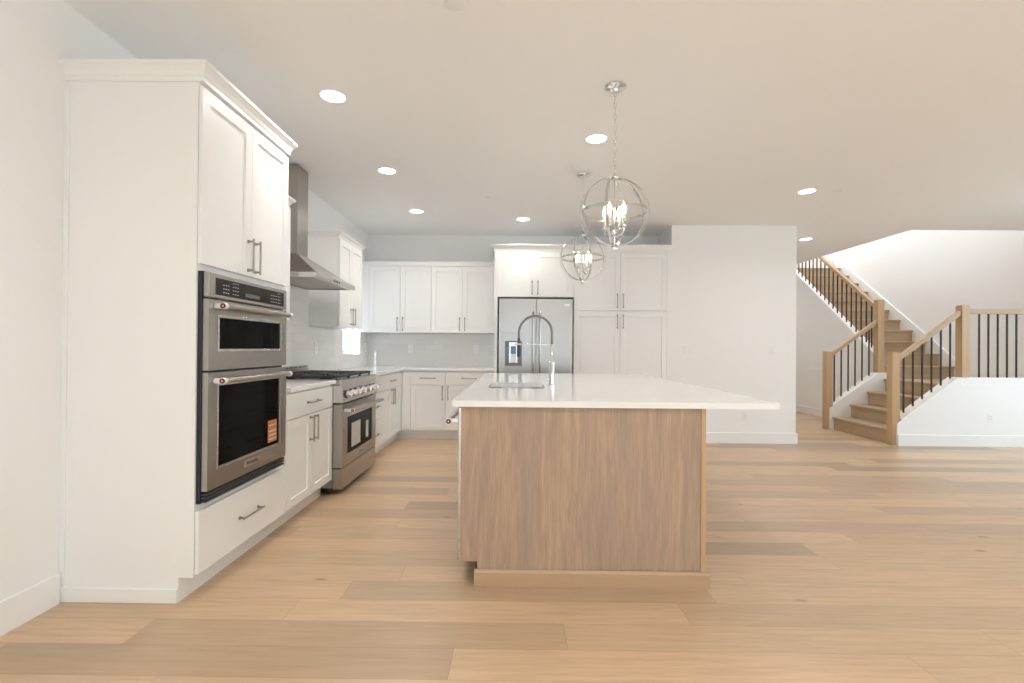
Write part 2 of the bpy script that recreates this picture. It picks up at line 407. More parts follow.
# ------------------------------------------------------------------ cabinet builders (local: x = width, -y = front, z = up)
def pull(parent, x, z, vertical=True, L=.155, y=-.021):
    m_ = MB(); r = .0052; o_ = .030; h = L/2
    if vertical:
        m_.cyl((x, y-o_, z-h-.014), (x, y-o_, z+h+.014), r, n=10)
        for s in (-1, 1): m_.cyl((x, y+.0005, z+s*h), (x, y-o_, z+s*h), .0065, .0048, n=10); m_.cyl((x, y-.0005, z+s*h), (x, y-.004, z+s*h), .0095, n=12)
    else:
        m_.cyl((x-h-.014, y-o_, z), (x+h+.014, y-o_, z), r, n=10)
        for s in (-1, 1): m_.cyl((x+s*h, y+.0005, z), (x+s*h, y-o_, z), .0065, .0048, n=10); m_.cyl((x+s*h, y-.0005, z), (x+s*h, y-.004, z), .0095, n=12)
    return m_.build('handle', 'nickel', parent, smooth=True)
def shaker(mb, x0, x1, z0, z1, rail=.058, t_=.020, rec=.010):
    """shaker front: frame with recessed centre panel, front face at y=-t"""
    b = mb.b
    def ring(a0, a1, c0, c1, y): return [b.verts.new(p) for p in ((a0, y, c0), (a1, y, c0), (a1, y, c1), (a0, y, c1))]
    e = .0015
    r = [ring(x0, x1, z0, z1, -.0035), ring(x0, x1, z0, z1, -t_+e), ring(x0+e, x1-e, z0+e, z1-e, -t_),
         ring(x0+rail, x1-rail, z0+rail, z1-rail, -t_), ring(x0+rail+.003, x1-rail-.003, z0+rail+.003, z1-rail-.003, -t_+rec)]
    for p, q in zip(r, r[1:]):
        for i in range(4): b.faces.new((p[i], p[(i+1) % 4], q[(i+1) % 4], q[i]))
    b.faces.new(r[0][::-1]); b.faces.new(r[-1])
    return mb
def door(root, x0, x1, z0, z1, hx=None, hz=None, mt='cabinet', rail=.058):
    o = shaker(MB(), x0, x1, z0, z1, rail).build('door', mt, root)
    if hx is not None: pull(o, hx, hz, True)
    return o
def drawer(root, x0, x1, z0, z1, L=.155, mt='cabinet', hx=None):
    o = MB().box(x0, x1, -.020, -.0035, z0, z1, .0015).build('drawer', mt, root)
    pull(o, (x0+x1)/2 if hx is None else hx, (z0+z1)/2, False, L)
    return o
G = .0022
def base_cabinet(name, label, loc, rotz, w_, depth, fronts, toe=.09, toe_from=.0005, toe_to=None, top=.883):
    r = thing(name, label, 'cabinet', loc, rotz)
    MB().box(.0005, w_-.0005, .0005, depth, .115, top).build('carcass', 'cabinet', r)
    MB().box(toe_from, w_-.0005 if toe_to is None else toe_to, toe-.02, toe, .0, .114).build('toe_kick', 'cabinet', r)
    for f in fronts:
        if f[0] == 'drawer': drawer(r, f[1]+G, f[2]-G, f[3], f[4], f[5] if len(f) > 5 else .155)
        elif f[0] == 'door': door(r, f[1]+G, f[2]-G, f[3], f[4], f[5], f[6])
        else: MB().box(f[1]+.0005, f[2]-.0005, -.018, 0, f[3], f[4]).build('filler', 'cabinet', r)
    return r
CROWN = [(0, 0), (.006, 0), (.006, .018), (.012, .024), (.020, .040), (.036, .056), (.046, .062), (.046, .076), (0, .076)]
def crown(parent, path, z, k=1.): return MB().sweep_profile(path, [(o*k, z+h*k) for o, h in CROWN]).build('crown', 'cabinet', parent)
R90 = PI/2
FX = -1.467     # carcass plane of the left run; door faces at -1.447

# tall oven cabinet
D0 = 2.183; TW = .838
t_ = thing('oven_cabinet', 'tall white cabinet on the left holding the built-in double oven', 'cabinet', (FX, D0, 0), R90)
DEP = FX-WL-.001
side = MB().prism([(0, .115), (0, 2.385), (DEP, 2.385), (DEP, 0), (.0682, 0), (.0682, .115)], 0, .018, 'x')
side.build('side_panel', 'cabinet', t_)
MB().box(-.010, -.0003, .0682, DEP, 0, .066, .003).build('base_molding', 'cabinet', t_)
MB().box(-.008, -.0003, DEP-.022, DEP, .068, 2.35).build('scribe_molding', 'cabinet', t_)
MB().box(TW-.018, TW-.0005, .0, DEP, .115, 2.385).build('side_panel', 'cabinet', t_)
MB().box(.0185, TW-.0185, .02, DEP, 1.525, 2.385).build('top_box', 'cabinet', t_)
MB().box(.0185, TW-.0185, .02, DEP, .115, .43).build('lower_box', 'cabinet', t_)
MB().box(.0185, TW-.0185, DEP-.012, DEP, .4305, 1.5245).build('back_panel', 'cabinet', t_)
MB().box(.0185, TW-.0005, .0682, .0875, 0, .1145).build('toe_kick', 'cabinet', t_)
ff = MB()
ff.plate([(.0005, .1155), (TW-.0005, .1155), (TW-.0005, 2.385), (.0005, 2.385)], [[(.020, .448), (TW-.070, .448), (TW-.070, 1.518), (.020, 1.518)]], -.001, .0, 'y')
ff.build('face_frame', 'cabinet', t_, M4=Matrix.Translation((0, .0, 0)))
door(t_, .004, TW/2-.0015, 1.552, 2.366, TW/2-.035, 1.66)
door(t_, TW/2+.0015, TW-.004, 1.552, 2.366, TW/2+.035, 1.66)
drawer(t_, .004, TW-.004, .128, .414, .18)
MB().sweep_profile([(-.0005, DEP), (-.0005, -.021), (TW+.0005, -.021), (TW+.0005, DEP)], [(o*.80, 2.3855+h*1.06) for o, h in CROWN]).build('crown', 'cabinet', t_)
MB().box(0, TW, -.0205, DEP, 2.3855, 2.42).build('top_panel', 'cabinet', t_)

# built-in double oven; local x along the face, front at y = -.05
ov = thing('double_oven', 'stainless built-in microwave oven above a larger black-glass wall oven', 'oven', (FX, D0+.009, 0), R90)
OW = .758
MB().box(.004, OW-.004, .002, .54, .452, 1.514).build('body', 'navy', ov)
MB().box(.0, OW, -.022, -.0015, .447, 1.520, .001).build('trim_frame', 'navy', ov)
# control panel
cpn = MB().box(.006, OW-.004, -.050, -.0225, 1.400, 1.516, .003).build('control_panel', 'steel', ov)
MB().box(.055, OW-.045, -.0515, -.0502, 1.416, 1.496).build('control_display', 'darkpanel', cpn)
dsp = MB().box(.30, .44, -.0522, -.0516, 1.430, 1.450)
dsp.build('readout', mat('readout_grey', (.11, .11, .12), .3), cpn)
for cx, nx, nz in ((.11, 3, 3), (.19, 3, 4), (.56, 4, 3), (.64, 2, 4)):
    mk = MB()
    for i in range(nx):
        for k in range(nz):
            mk.box(cx+i*.019, cx+i*.019+.010, -.0522, -.0516, 1.430+k*.018, 1.4335+k*.018)
    mk.build('printed_mark', 'ink', cpn)
def oven_door(parent, z0, z1, wx0, wx1, wz0, wz1, w_, y0=-.050, y1=-.0225, met='steel', name='oven_door'):
    d = MB().plate([(.006, z0), (w_-.004, z0), (w_-.004, z1), (.006, z1)], [[(wx0, wz0), (wx1, wz0), (wx1, wz1), (wx0, wz1)]], y0, y1, 'y').build(name, met, parent)
    b = MB(); o_ = .012
    for a, b_, c, e in ((wx0-o_, wx1+o_, wz1, wz1+o_), (wx0-o_, wx1+o_, wz0-o_, wz0), (wx0-o_, wx0, wz0, wz1), (wx1, wx1+o_, wz0, wz1)):
        b.box(a, b_, y0-.0025, y0-.0002, c, e, .001)
    b.build('window_bezel', 'steell', d)
    MB().box(wx0-.0, wx1+.0, y0+.006, y1-.002, wz0, wz1).build('oven_window', 'blackglass', d)
    return d
def badge_handle(parent, x0, x1, z, yface, stand=.055, r=.0125, met='steel'):
    """bar handle whose end caps carry a red medallion"""
    h = MB()
    h.cyl((x0+.012, yface-stand, z), (x1-.012, yface-stand, z), r, n=20)
    hb = h.build('door_handle', met, parent, smooth=True)
    for s, x in ((1, x0), (-1, x1)):
        b = MB(); xa, xb = (x, x+.022) if s > 0 else (x-.022, x)
        b.box(xa, xb, yface-stand, yface-.0003, z-.012, z+.012, .004, 2)
        b.cyl((xa, yface-stand, z), (xb, yface-stand, z), .0155, n=24)
        b.build('handle_bracket', 'bright', hb, smooth=True)
        xo = xa if s > 0 else xb
        MB().cyl((xo-s*.0025, yface-stand, z), (xo-s*.0002, yface-stand, z), .0125, n=24).build('medallion', 'red', hb)
        MB().cyl((xo-s*.0033, yface-stand, z), (xo-s*.0026, yface-stand, z), .0036, n=16).build('medallion_dot', 'plastic', hb)
    return hb
d1 = oven_door(ov, 1.060, 1.392, .085, OW-.080, 1.160, 1.310, OW)
badge_handle(d1, .040, OW-.045, 1.362, -.050, .045)
d2 = oven_door(ov, .503, 1.050, .085, OW-.085, .600, .985, OW)
badge_handle(d2, .040, OW-.045, 1.010, -.050, .045)
bp = MB().box(OW/2-.075, OW/2+.075, -.0535, -.0502, .540, .574, .001).build('badge_plate', 'steell', d2)
lettering('badge_lettering', 'KitchenAid', .024, 'rubber', bp, face_minus_y(OW/2, -.0538, .557))
st = MB().box(OW-.205, OW-.105, -.0520, -.0503, .618, .745, .001).build('sticker', 'orange', d2, M4=Matrix.Translation((0, .006, 0)) @ Matrix.Identity(4))
sl = MB()
for z in (.632, .655, .678, .712): sl.box(OW-.197, OW-.113, -.0468, -.0464, z, z+.009)
sl.build('sticker_print', 'paper', st)
rk = MB()
for z in (.75, .86):
    for k in range(1): rk.box(.10, OW-.10, -.0436, -.0430, z, z+.0025)
rk.build('rack_line', mat('rack_dim', (.05, .05, .05), .3), d2)
tr_ = MB()
for z in (.488, .472, .456): tr_.box(.006, OW-.004, -.045, -.0225, z-.005, z+.004, .001)
tr_.build('vent_trim', 'rubber', ov)

# base cabinet between the ovens and the range
B1 = D0+TW+.001; B2 = 3.783
bw = B2-B1-.001
base_cabinet('base_cabinet', 'white base cabinet between the wall ovens and the range', (FX, B1, 0), R90, bw, DEP,
    [('drawer', 0, bw, .705, .868), ('door', 0, bw/2, .128, .698, bw/2-.035, .60), ('door', bw/2, bw, .128, .698, bw/2+.035, .60)])
# after the range
C0 = 4.700; C1 = 5.155; C2 = 6.030
cw = C1-C0-.001
base_cabinet('drawer_cabinet', 'narrow white three-drawer cabinet just behind the range', (FX, C0+.001, 0), R90, cw, DEP,
    [('drawer', 0, cw, .705, .868, .13), ('drawer', 0, cw, .418, .698, .13), ('drawer', 0, cw, .128, .411, .13)])
dw = C2-C1-.001
base_cabinet('base_cabinet', 'white base cabinet with one drawer over two doors running into the corner', (FX, C1+.001, 0), R90, dw, DEP,
    [('drawer', 0, dw, .705, .868), ('door', 0, dw/2, .128, .698, dw/2-.035, .60), ('door', dw/2, dw, .128, .698, dw/2+.035, .60), ('filler', dw+.002, dw+.050, .128, .868)], toe_to=6.1745-C1)
# back run, fronts at y = 6.085
BY = 6.105; BD = YB-BY-.001
base_cabinet('base_cabinet', 'white single-door base cabinet nearest the corner on the back wall', (FX, BY, 0), 0, 1.467-.896, BD,
    [('filler', .022, .130, .128, .868), ('drawer', .132, .571, .705, .868, .17), ('door', .132, .571, .128, .698, .535, .60)], toe_from=-.070)
base_cabinet('base_cabinet', 'white single-door base cabinet on the back wall beside the refrigerator panel', (-.895, BY, 0), 0, .610, BD,
    [('drawer', 0, .605, .705, .868, .17), ('door', 0, .605, .128, .698, .035, .60)])

# ------------------------------------------------------------------ countertops
ct = MB().box(WL+.001, -1.420, B1+.0005, B2-.002, .884, .914, .0025, 2)
tag(ct.build('countertop', 'quartz'), 'short white quartz countertop between the wall ovens and the range', 'countertop')
ct = MB().prism([(WL+.001, C0+.001), (-1.420, C0+.001), (-1.420, 6.058), (-.2865, 6.058), (-.2865, YB-.001), (WL+.001, YB-.001)], .884, .914, 'z')
tag(ct.build('countertop', 'quartz'), 'L-shaped white quartz countertop running from the range round the corner to the refrigerator', 'countertop')
# backsplashes
bs = MB().prism([(B1+.001, .9145), (B1+.001, 1.374), (3.725, 1.374), (3.725, 1.7275), (4.765, 1.7275), (4.765, 1.374), (W1[0], 1.374), (W1[0], W1[2]),
                 (W1[1], W1[2]), (W1[1], 1.374), (YB-.012, 1.374), (YB-.012, .9145)], WL+.0005, WL+.010, 'x')
tag(bs.build('backsplash', 'tile_y'), 'glossy off-white tile backsplash on the side wall behind the range', 'backsplash')
bs = MB().box(WL+.011, -.287, YB-.010, YB-.0005, .9145, 1.366)
tag(bs.build('backsplash', 'tile_x'), 'glossy off-white tile backsplash on the back wall under the long row of wall cabinets', 'backsplash')

# ------------------------------------------------------------------ wall cabinets
def wall_cabinet(label, loc, rotz, w_, depth, z0, z1, doors, fill=(), crown_path=None, top=.0, name='wall_cabinet'):
    r = thing(name, label, 'cabinet', loc, rotz)
    MB().box(.0005, w_-.0005, .0, depth, z0, z1+top).build('carcass', 'cabinet', r)
    for a, b, hx in doors: door(r, a+G, b-G, z0+.001, z1-.002, hx, z0+.115)
    for a, b in fill: MB().box(a+.0005, b-.0005, -.018, 0, z0, z1).build('filler', 'cabinet', r)
    if crown_path: crown(r, crown_path, z1+top-.0, .9)
    return r
UX = -1.784; UD = UX-WL-.001
w_ = .697
wall_cabinet('white wall cabinet hung between the tall oven cabinet and the range hood', (UX, B1+.0015, 0), R90, w_, UD, 1.378, 2.255,
    [(0, w_/2, w_/2-.035), (w_/2, w_, w_/2+.035)], crown_path=[(0, -.001), (w_+.0005, -.001), (w_+.0005, UD)], top=0)
w_ = .690
wall_cabinet('white double-door wall cabinet to the right of the range hood', (UX, 4.772, 0), R90, w_, UD, 1.378, 2.255,
    [(0, w_/2, w_/2-.035), (w_/2, w_, w_/2+.035)], crown_path=[(-.0005, UD), (-.0005, -.001), (w_+.0005, -.001), (w_+.0005, UD)], top=0)
UY = 6.365; UBD = YB-UY-.001
def flat_top(r, w_, z): MB().box(0, w_, -.028, UBD, z, z+.062, .002).build('top_rail', 'cabinet', r)
u1 = wall_cabinet('white double-door wall cabinet at the corner end of the back wall', (-1.955, UY, 0), 0, .824, UBD, 1.370, 2.250,
    [(0, .412, .377), (.412, .824, .447)])
flat_top(u1, .8235, 2.2505)
u2 = wall_cabinet('white double-door wall cabinet on the back wall next to the refrigerator cabinet', (-1.130, UY, 0), 0, .843, UBD, 1.370, 2.250,
    [(0, .412, .377), (.412, .824, .447)], fill=[(.8245, .843)])
flat_top(u2, .843, 2.2505)
fl = MB().box(WL+.0115, -1.9565, UY-.018, UY+.02, 1.370, 2.3125)
tag(fl.build('filler_panel', 'cabinet'), 'narrow white filler panel in the corner between the two runs of wall cabinets', 'panel')

# ------------------------------------------------------------------ refrigerator surround and pantry
FY = 6.085; FD = YB-FY-.001
r = thing('refrigerator_cabinet', 'white double-door cabinet above the refrigerator with its tall side panel', 'cabinet', (-.285, FY, 0), 0)
MB().box(.0, .045, -.018, FD, .0, 2.41, .001).build('side_panel', 'cabinet', r)
MB().box(.0455, 1.005, .0, FD, 1.822, 2.41).build('carcass', 'cabinet', r)
door(r, .047, .513, 1.826, 2.385, .478, 1.94); door(r, .517, .985, 1.826, 2.385, .552, 1.94)
MB().box(.987, 1.005, -.018, 0, 1.822, 2.41).build('filler', 'cabinet', r)
MB().box(.0455, 1.005, -.018, 0, 2.388, 2.41).build('top_rail', 'cabinet', r)
r2 = thing('pantry_cabinet', 'tall white pantry cabinet with four doors right of the refrigerator', 'cabinet', (.7205, FY, 0), 0)
PWD = 1.2305
MB().box(.0, PWD, .0, FD, .115, 2.41).build('carcass', 'cabinet', r2)
MB().box(.0, PWD, .07, .09, .0, .1145).build('toe_kick', 'cabinet', r2)
for z0, z1, hz in ((.128, 1.640, 1.52), (1.660, 2.385, 1.78)):
    door(r2, .004, .583, z0, z1, .548, hz); door(r2, .587, 1.172, z0, z1, .622, hz)
MB().box(1.175, PWD, -.018, 0, .1155, 2.41).build('filler', 'cabinet', r2)
MB().box(.0, 1.1745, -.018, 0, 2.388, 2.41).build('top_rail', 'cabinet', r2)
crown(r, [(-.0005, FD), (-.0005, -.019), (1.005, -.019)], 2.4105, .95)
crown(r2, [(0, -.019), (PWD, -.019)], 2.4105, .95)

# refrigerator
rf = thing('refrigerator', 'stainless french-door refrigerator with a water dispenser', 'refrigerator', (-.222, 6.02, 0), 0)
FW = .926
MB().box(.0, FW, .062, .66, .012, 1.795).build('body', 'black', rf)
def fdoor(name, x0, x1, z0, z1, hole=None):
    if hole:
        return MB().plate([(x0, z0), (x1, z0), (x1, z1), (x0, z1)], [hole], .0, .058, 'y').build(name, 'steelf', rf)
    return MB().box(x0, x1, .0, .058, z0, z1, .004, 2).build(name, 'steelf', rf)
hl = (.079, .292, .950, 1.262)
ld = fdoor('door', .002, .4645, .775, 1.796, [(hl[0], hl[2]), (hl[1], hl[2]), (hl[1], hl[3]), (hl[0], hl[3])])
rd = fdoor('door', .4695, FW-.002, .775, 1.796)
dr1 = fdoor('freezer_drawer', .002, FW-.002, .425, .768); dr2 = fdoor('freezer_drawer', .002, FW-.002, .06, .418)
def bowed(parent, pts, r): return MB().tube(pts, r, 12).build('door_handle', 'steell', parent, smooth=True)
for d, x in ((ld, .430), (rd, .516)):
    bowed(d, [(x, -.0005, 1.625), (x, -.028, 1.622), (x, -.046, 1.60), (x, -.052, 1.50), (x, -.054, 1.25), (x, -.052, 1.0), (x, -.046, .90), (x, -.028, .88), (x, -.0005, .877)], .0125)
for d, z in ((dr1, .71), (dr2, .36)):
    bowed(d, [(.08, -.0005, z), (.083, -.03, z), (.11, -.05, z), (.45, -.056, z), (.79, -.05, z), (.82, -.03, z), (.823, -.0005, z)], .0125)
dp = MB()
dp.box(hl[0], hl[1], .050, .056, hl[2], hl[3]); dp.box(hl[0], hl[0]+.004, .004, .05, hl[2], hl[3]); dp.box(hl[1]-.004, hl[1], .004, .05, hl[2], hl[3])
dp.box(hl[0]+.004, hl[1]-.004, .004, .05, hl[2], hl[2]+.012)
dpo = dp.build('dispenser_recess', 'cav', ld)
MB().box(.040, .330, -.006, -.0003, 1.2625, 1.372, .003).build('dispenser_panel', 'steel', ld)
MB().box(.125, .245, .010, .049, .985, 1.255, .006).build('dispenser_tower', 'steell', dpo)
MB().box(.152, .218, .004, .0095, 1.10, 1.20, .002).build('blue_film', 'blue', dpo)
MB().box(.150, .220, .004, .0095, 1.000, 1.095, .002).build('dispenser_lever', 'plastic', dpo)
bd = MB().box(.822, .890, -.003, -.0003, 1.705, 1.735, .001).build('badge_plate', 'plastic', rd)
lettering('badge_lettering', 'KitchenAid', .012, 'ink', bd, face_minus_y(.856, -.0034, 1.72))

# ------------------------------------------------------------------ range
rg = thing('gas_range', 'wide stainless gas range with black grates and a row of knobs', 'range', (FX, B2+.003, 0), R90)
RW = .910; RF = -.095     # door face (x = -1.372)
MB().box(.002, RW-.002, -.018, .575, .055, .868).build('body', 'steel', rg)
for fx, fy in ((.05, .02), (RW-.05, .02), (.05, .53), (RW-.05, .53)):
    MB().cyl((fx, fy, 0), (fx, fy, .054), .018, n=14).build('foot', 'rubber', rg)
MB().box(.004, RW-.004, .01, .03, .012, .054).build('kick_plate', 'black', rg)
MB().box(.0, RW, RF+.02, .600, .869, .909, .003, 2).build('cooktop', 'steel', rg)
cpz = MB().prism([(-.0185, .730), (RF-.004, .730), (RF+.004, .868), (RF+.004, .908), (RF+.019, .909), (RF+.019, .868), (-.0185, .868)], 0, RW, 'x')
cpo = cpz.build('control_panel', 'steell', rg)
def knob(x, z, r):
    y = RF-.002+(z-.79)*.05
    o = MB().cyl((x, y, z), (x, y-.010, z), r+.006, r+.004, n=24).build('knob', 'rubber', cpo, smooth=True)
    k = MB().cyl((x, y-.0102, z), (x, y-.042, z), r, r*.84, n=24).box(x-.004, x+.004, y-.048, y-.040, z-r*.8, z+r*.8, .001)
    k.build('knob_grip', 'chrome', o, smooth=True)
for i in range(3): knob(.085+i*.112, .795, .029)
knob(RW/2, .795, .033)
for i in range(3): knob(RW-.085-i*.112, .795, .029)
od = oven_door(rg, .215, .715, .115, RW-.115, .300, .605, RW, RF, -.0195, 'steel')
hb = badge_handle(od, .030, RW-.020, .668, RF, .072, .0165)
bp = MB().box(RW/2-.06, RW/2+.06, RF-.003, RF-.0003, .250, .274, .001).build('badge_plate', 'steell', od)
lettering('badge_lettering', 'KitchenAid', .018, 'rubber', bp, face_minus_y(RW/2, RF-.0034, .262))
MB().box(.235, .46, RF+.0035, RF+.0056, .335, .535).build('paper_sheet', 'paper', od)
MB().box(.62, .69, RF+.0035, RF+.0056, .345, .50).build('paper_sheet', 'paper', od)
MB().box(.004, RW-.004, RF, -.0195, .045, .205, .003).build('lower_drawer', 'steel', rg)
for z0, z1 in ((.716, .7285), (.206, .2142)):
    MB().box(.003, RW-.003, -.072, -.0188, z0, z1).build('shadow_gap_strip', 'black', rg)
# grates: three cast iron panels over burners
for k in range(3):
    gx0 = .02+k*.292; gx1 = gx0+.286; g = MB()
    for x in (gx0, gx1-.014): g.box(x, x+.014, -.045, .545, .925, .944, .003)
    for y in (-.045, .245, .531): g.box(gx0+.014, gx1-.014, y, y+.014, .925, .944, .003)
    for yc in (.105, .395):
        xc = (gx0+gx1)/2
        for a in range(8):
            an = a*PI/4+PI/8; c, s = math.cos(an), math.sin(an)
            R_ = min(.128/max(abs(c), 1e-3), .137/max(abs(s), 1e-3))
            q = Matrix.Translation((xc, yc, .934)) @ Matrix.Rotation(an, 4, 'Z')
            g.box(.035, R_, -.005, .005, -.009, .009, .002, 1, q)
    for x in (gx0+.004, gx1-.014):
        for y in (-.04, .50): g.box(x, x+.01, y, y+.012, .9092, .926)
    go = g.build('grate', 'iron', rg)
    for yc in (.105, .395):
        MB().lathe([(.048, .9092), (.048, .916), (.038, .918), (.038, .926), (.03, .930), (.0001, .931)], ((gx0+gx1)/2, yc, 0), 20).build('burner', 'iron', rg, smooth=True)
bg = MB().box(.0, RW, .572, .598, .9092, .994, .003)
bgo = bg.build('rear_vent_trim', 'steel', rg)
vv = MB()
for k in range(9): vv.box(.05+k*.093, .05+k*.093+.062, .5705, .5719, .976, .986)
vv.build('vent_slot', 'black', bgo)

# ------------------------------------------------------------------ range hood
hd = thing('range_hood', 'stainless chimney range hood on the wall above the range', 'range hood', (0, 0, 0))
HB0, HB1, HXF = 3.790, 4.705, -1.590
cx0, cx1, cyf = 4.080, 4.285, -1.876
MB().box(WL+.001, cyf, cx0, cx1, 1.972, H-.012, .002).build('chimney', 'steel', hd)
hb_ = MB(); b = hb_.b; rings = []
for k in range(9):
    f = k/8; g = f**1.08                      # from chimney foot out to the lip
    z = 1.972-(1.972-1.768)*f; e = g
    y0 = cx0+(HB0-cx0)*e*1.; y1 = cx1+(HB1-cx1)*e; xf = cyf+(HXF-cyf)*e
    rings.append([b.verts.new(p) for p in ((WL+.001, y0, z), (xf, y0, z), (xf, y1, z), (WL+.001, y1, z))])
for p, q in zip(rings, rings[1:]):
    for i in range(4): b.faces.new((p[i], p[(i+1) % 4], q[(i+1) % 4], q[i]))
b.faces.new(rings[0][::-1]); b.faces.new(rings[-1])
hb_.build('canopy', 'steel', hd)
lip = MB(); lip.plate([(WL+.012, HB0), (HXF, HB0), (HXF, HB1), (WL+.012, HB1)], [[(WL+.04, HB0+.03), (HXF-.05, HB0+.03), (HXF-.05, HB1-.03), (WL+.04, HB1-.03)]], 1.730, 1.7675)
lip.build('lip', 'steell', hd)
MB().box(WL+.042, HXF-.052, HB0+.032, HB1-.032, 1.742, 1.756).build('filter', 'steel', hd)
bt = MB()
for k in range(4): bt.box(HXF-.0005, HXF+.003, 4.16+k*.04, 4.178+k*.04, 1.742, 1.756, .001)
bt.build('button', 'rubber', hd)

# ------------------------------------------------------------------ island
il = thing('kitchen_island', 'large kitchen island with an oak veneer end panel', 'kitchen island', (0, 0, 0))
IX0, IX1, IY0, IY1, IZ = -.272, .941, 2.387, 4.90, .882
MB().prism([(IX0, .115), (-.186, .115), (-.186, .0), (.917, .0), (.917, IZ), (IX0, IZ)], IY0, IY0+.019, 'y').build('end_panel', 'veneer', il)
tag(MB().box(.918, IX1, IY0-.004, IY0+.025, .0, IZ, .001).build('corner_trim', 'oakz', il), 'paler oak corner strip')
MB().box(.30, .94, 2.4125, IY1-.02, .0, IZ-.0005).build('side_panel', 'veneer', il)
MB().prism([(IX0, .115), (-.186, .115), (-.186, .0), (IX1, .0), (IX1, IZ), (IX0, IZ)], IY1-.019, IY1, 'y').build('end_panel', 'veneer', il)
MB().box(-.196, .299, 2.4125, IY1-.02, .0, .114).build('toe_kick', 'gap', il)
car = MB(); car.box(IX0+.012, .299, 3.035, 3.050, .1155, IZ-.0005); car.box(IX0+.012, .299, 3.95, IY1-.02, .1155, IZ-.0005); car.box(IX0+.012, .299, 3.0505, 3.9495, .1155, .55)
car.build('carcass', 'cabinet', il)
BM = [(0, 0), (.016, 0), (.016, .066), (.006, .078), (0, .078)]
MB().sweep_profile([(-.200, IY0-.0005), (IX1+.0005, IY0-.0045), (IX1+.0005, IY1)], BM).build('base_molding', 'oakx', il)
for y0, y1, hx in ((3.04, 3.49, 'r'), (3.49, 3.945, 'l')):
    o = shaker(MB(), 0, y1-y0-.003, .128, .868).build('door', 'cabinet', il, (IX0+.012, y1-.0015, 0), rotz=-R90)
    pull(o, (.04 if hx == 'r' else y1-y0-.043), .76, True)
for y0, y1 in ((3.948, 4.41), (4.41, 4.878)):
    for z0, z1 in ((.705, .868), (.418, .698), (.128, .411)):
        o = MB().box(0, y1-y0-.003, -.02, 0, z0, z1, .0015).build('drawer', 'cabinet', il, (IX0+.012, y1-.0015, 0), rotz=-R90)
        pull(o, (y1-y0)/2, (z0+z1)/2, False)
# island top with the undermount sink cut out
def rrect(x0, x1, y0, y1, r, n=6):
    pts = []
    for cx, cy_, a in ((x1-r, y0+r, -PI/2), (x1-r, y1-r, 0), (x0+r, y1-r, PI/2), (x0+r, y0+r, PI)):
        for k in range(n+1): an = a+PI/2*k/n; pts.append((cx+r*math.cos(an), cy_+r*math.sin(an)))
    return pts
TX0, TX1, TY0, TY1 = -.313, 1.292, 2.362, 5.02
SK = (-.185, .195, 3.095, 3.62)
it = MB().plate([(TX0, TY0), (TX1, TY0), (TX1, TY1), (TX0, TY1)], [rrect(*SK, .09)], .884, .914)
tag(it.build('island_countertop', 'quartz'), 'long white quartz top of the kitchen island overhanging on the right', 'countertop')
# sink bowl
sk = thing('sink', 'stainless undermount sink set in the island top', 'sink', (0, 0, 0))
b_ = MB(); b = b_.b; rr = []
for off, z in ((-.004, .8835), (-.004, .70), (.012, .675), (.03, .668)):
    rr.append([b.verts.new((x, y, z)) for x, y in rrect(SK[0]+off, SK[1]-off, SK[2]+off, SK[3]-off, .09)])
outer = [b.verts.new((x, y, .8835)) for x, y in rrect(SK[0]-.02, SK[1]+.02, SK[2]-.02, SK[3]+.02, .10)]
rr = [outer]+rr
for p, q in zip(rr, rr[1:]):
    n_ = len(p)
    for i in range(n_): b.faces.new((p[i], p[(i+1) % n_], q[(i+1) % n_], q[i]))
b.faces.new(rr[-1])
b_.build('bowl', 'basin', sk, smooth=True)
MB().lathe([(.0001, .669), (.04, .669), (.045, .672), (.04, .676), (.0001, .674)], (.02, 3.36, 0), 20).build('drain', 'chrome', sk, smooth=True)

# dishwasher in the island's end
dwm = thing('dishwasher', 'dishwasher in the near left side of the island with a red-badged bar handle', 'dishwasher', (IX0+.010, 3.030, 0), -R90)
MB().box(.0, .598, -.030, -.001, .100, .872, .003).build('door_panel', 'steell', dwm)
MB().box(.004, .594, .0, .50, .1155, .868).build('tub', 'rubber', dwm)
badge_handle(dwm, .03, .590, .800, -.030, .050)

# faucet
fc = thing('faucet', 'tall chrome pull-down kitchen faucet standing on the island top', 'faucet', (.252, 3.40, .914), 0)
MB().lathe([(.027, .0005), (.027, .006), (.020, .010), (.0185, .03), (.0185, .165), (.016, .175), (.0125, .18), (.0125, .285), (.0105, .29), (.0001, .291)], n=24).build('body', 'chrome', fc, smooth=True)
MB().lathe([(.021, .140), (.0215, .145), (.0215, .168), (.019, .172), (.0001, .173)], n=24).build('collar', 'chrome', fc, smooth=True)
MB().tube([(.0, -.018, .085), (.0, -.040, .088), (.0, -.052, .10), (.0, -.056, .175)], .0065, 10).build('lever', 'chrome', fc, smooth=True)
MB().tube([(-.017, 0, .045), (-.032, 0, .045), (-.040, 0, .03)], .006, 10).build('side_knob', 'chrome', fc, smooth=True)
arc = [(-.117+.117*math.cos(a), 0, .372+.117*math.sin(a)) for a in [PI*k/22 for k in range(23)]]
MB().tube([(0, 0, .288)]+arc+[(-.2345, 0, .33)], .0085, 12).build('spout_hose', 'hose', fc, smooth=True)
MB().lathe([(.0105, .2), (.013, .205), (.012, .27), (.0095, .30), (.0095, .335), (.0001, .336)], (-.2345, 0, -.0), 20).build('spray_head', 'rubber', fc, smooth=True)
MB().lathe([(.0001, .192), (.026, .192), (.028, .197), (.026, .202), (.0001, .203)], (-.2345, 0, .092), 24).build('dock_ring', 'chrome', fc, smooth=True)
MB().tube([(0, 0, .288), (-.21, 0, .288)], .0045, 10).build('dock_arm', 'chrome', fc, smooth=True)

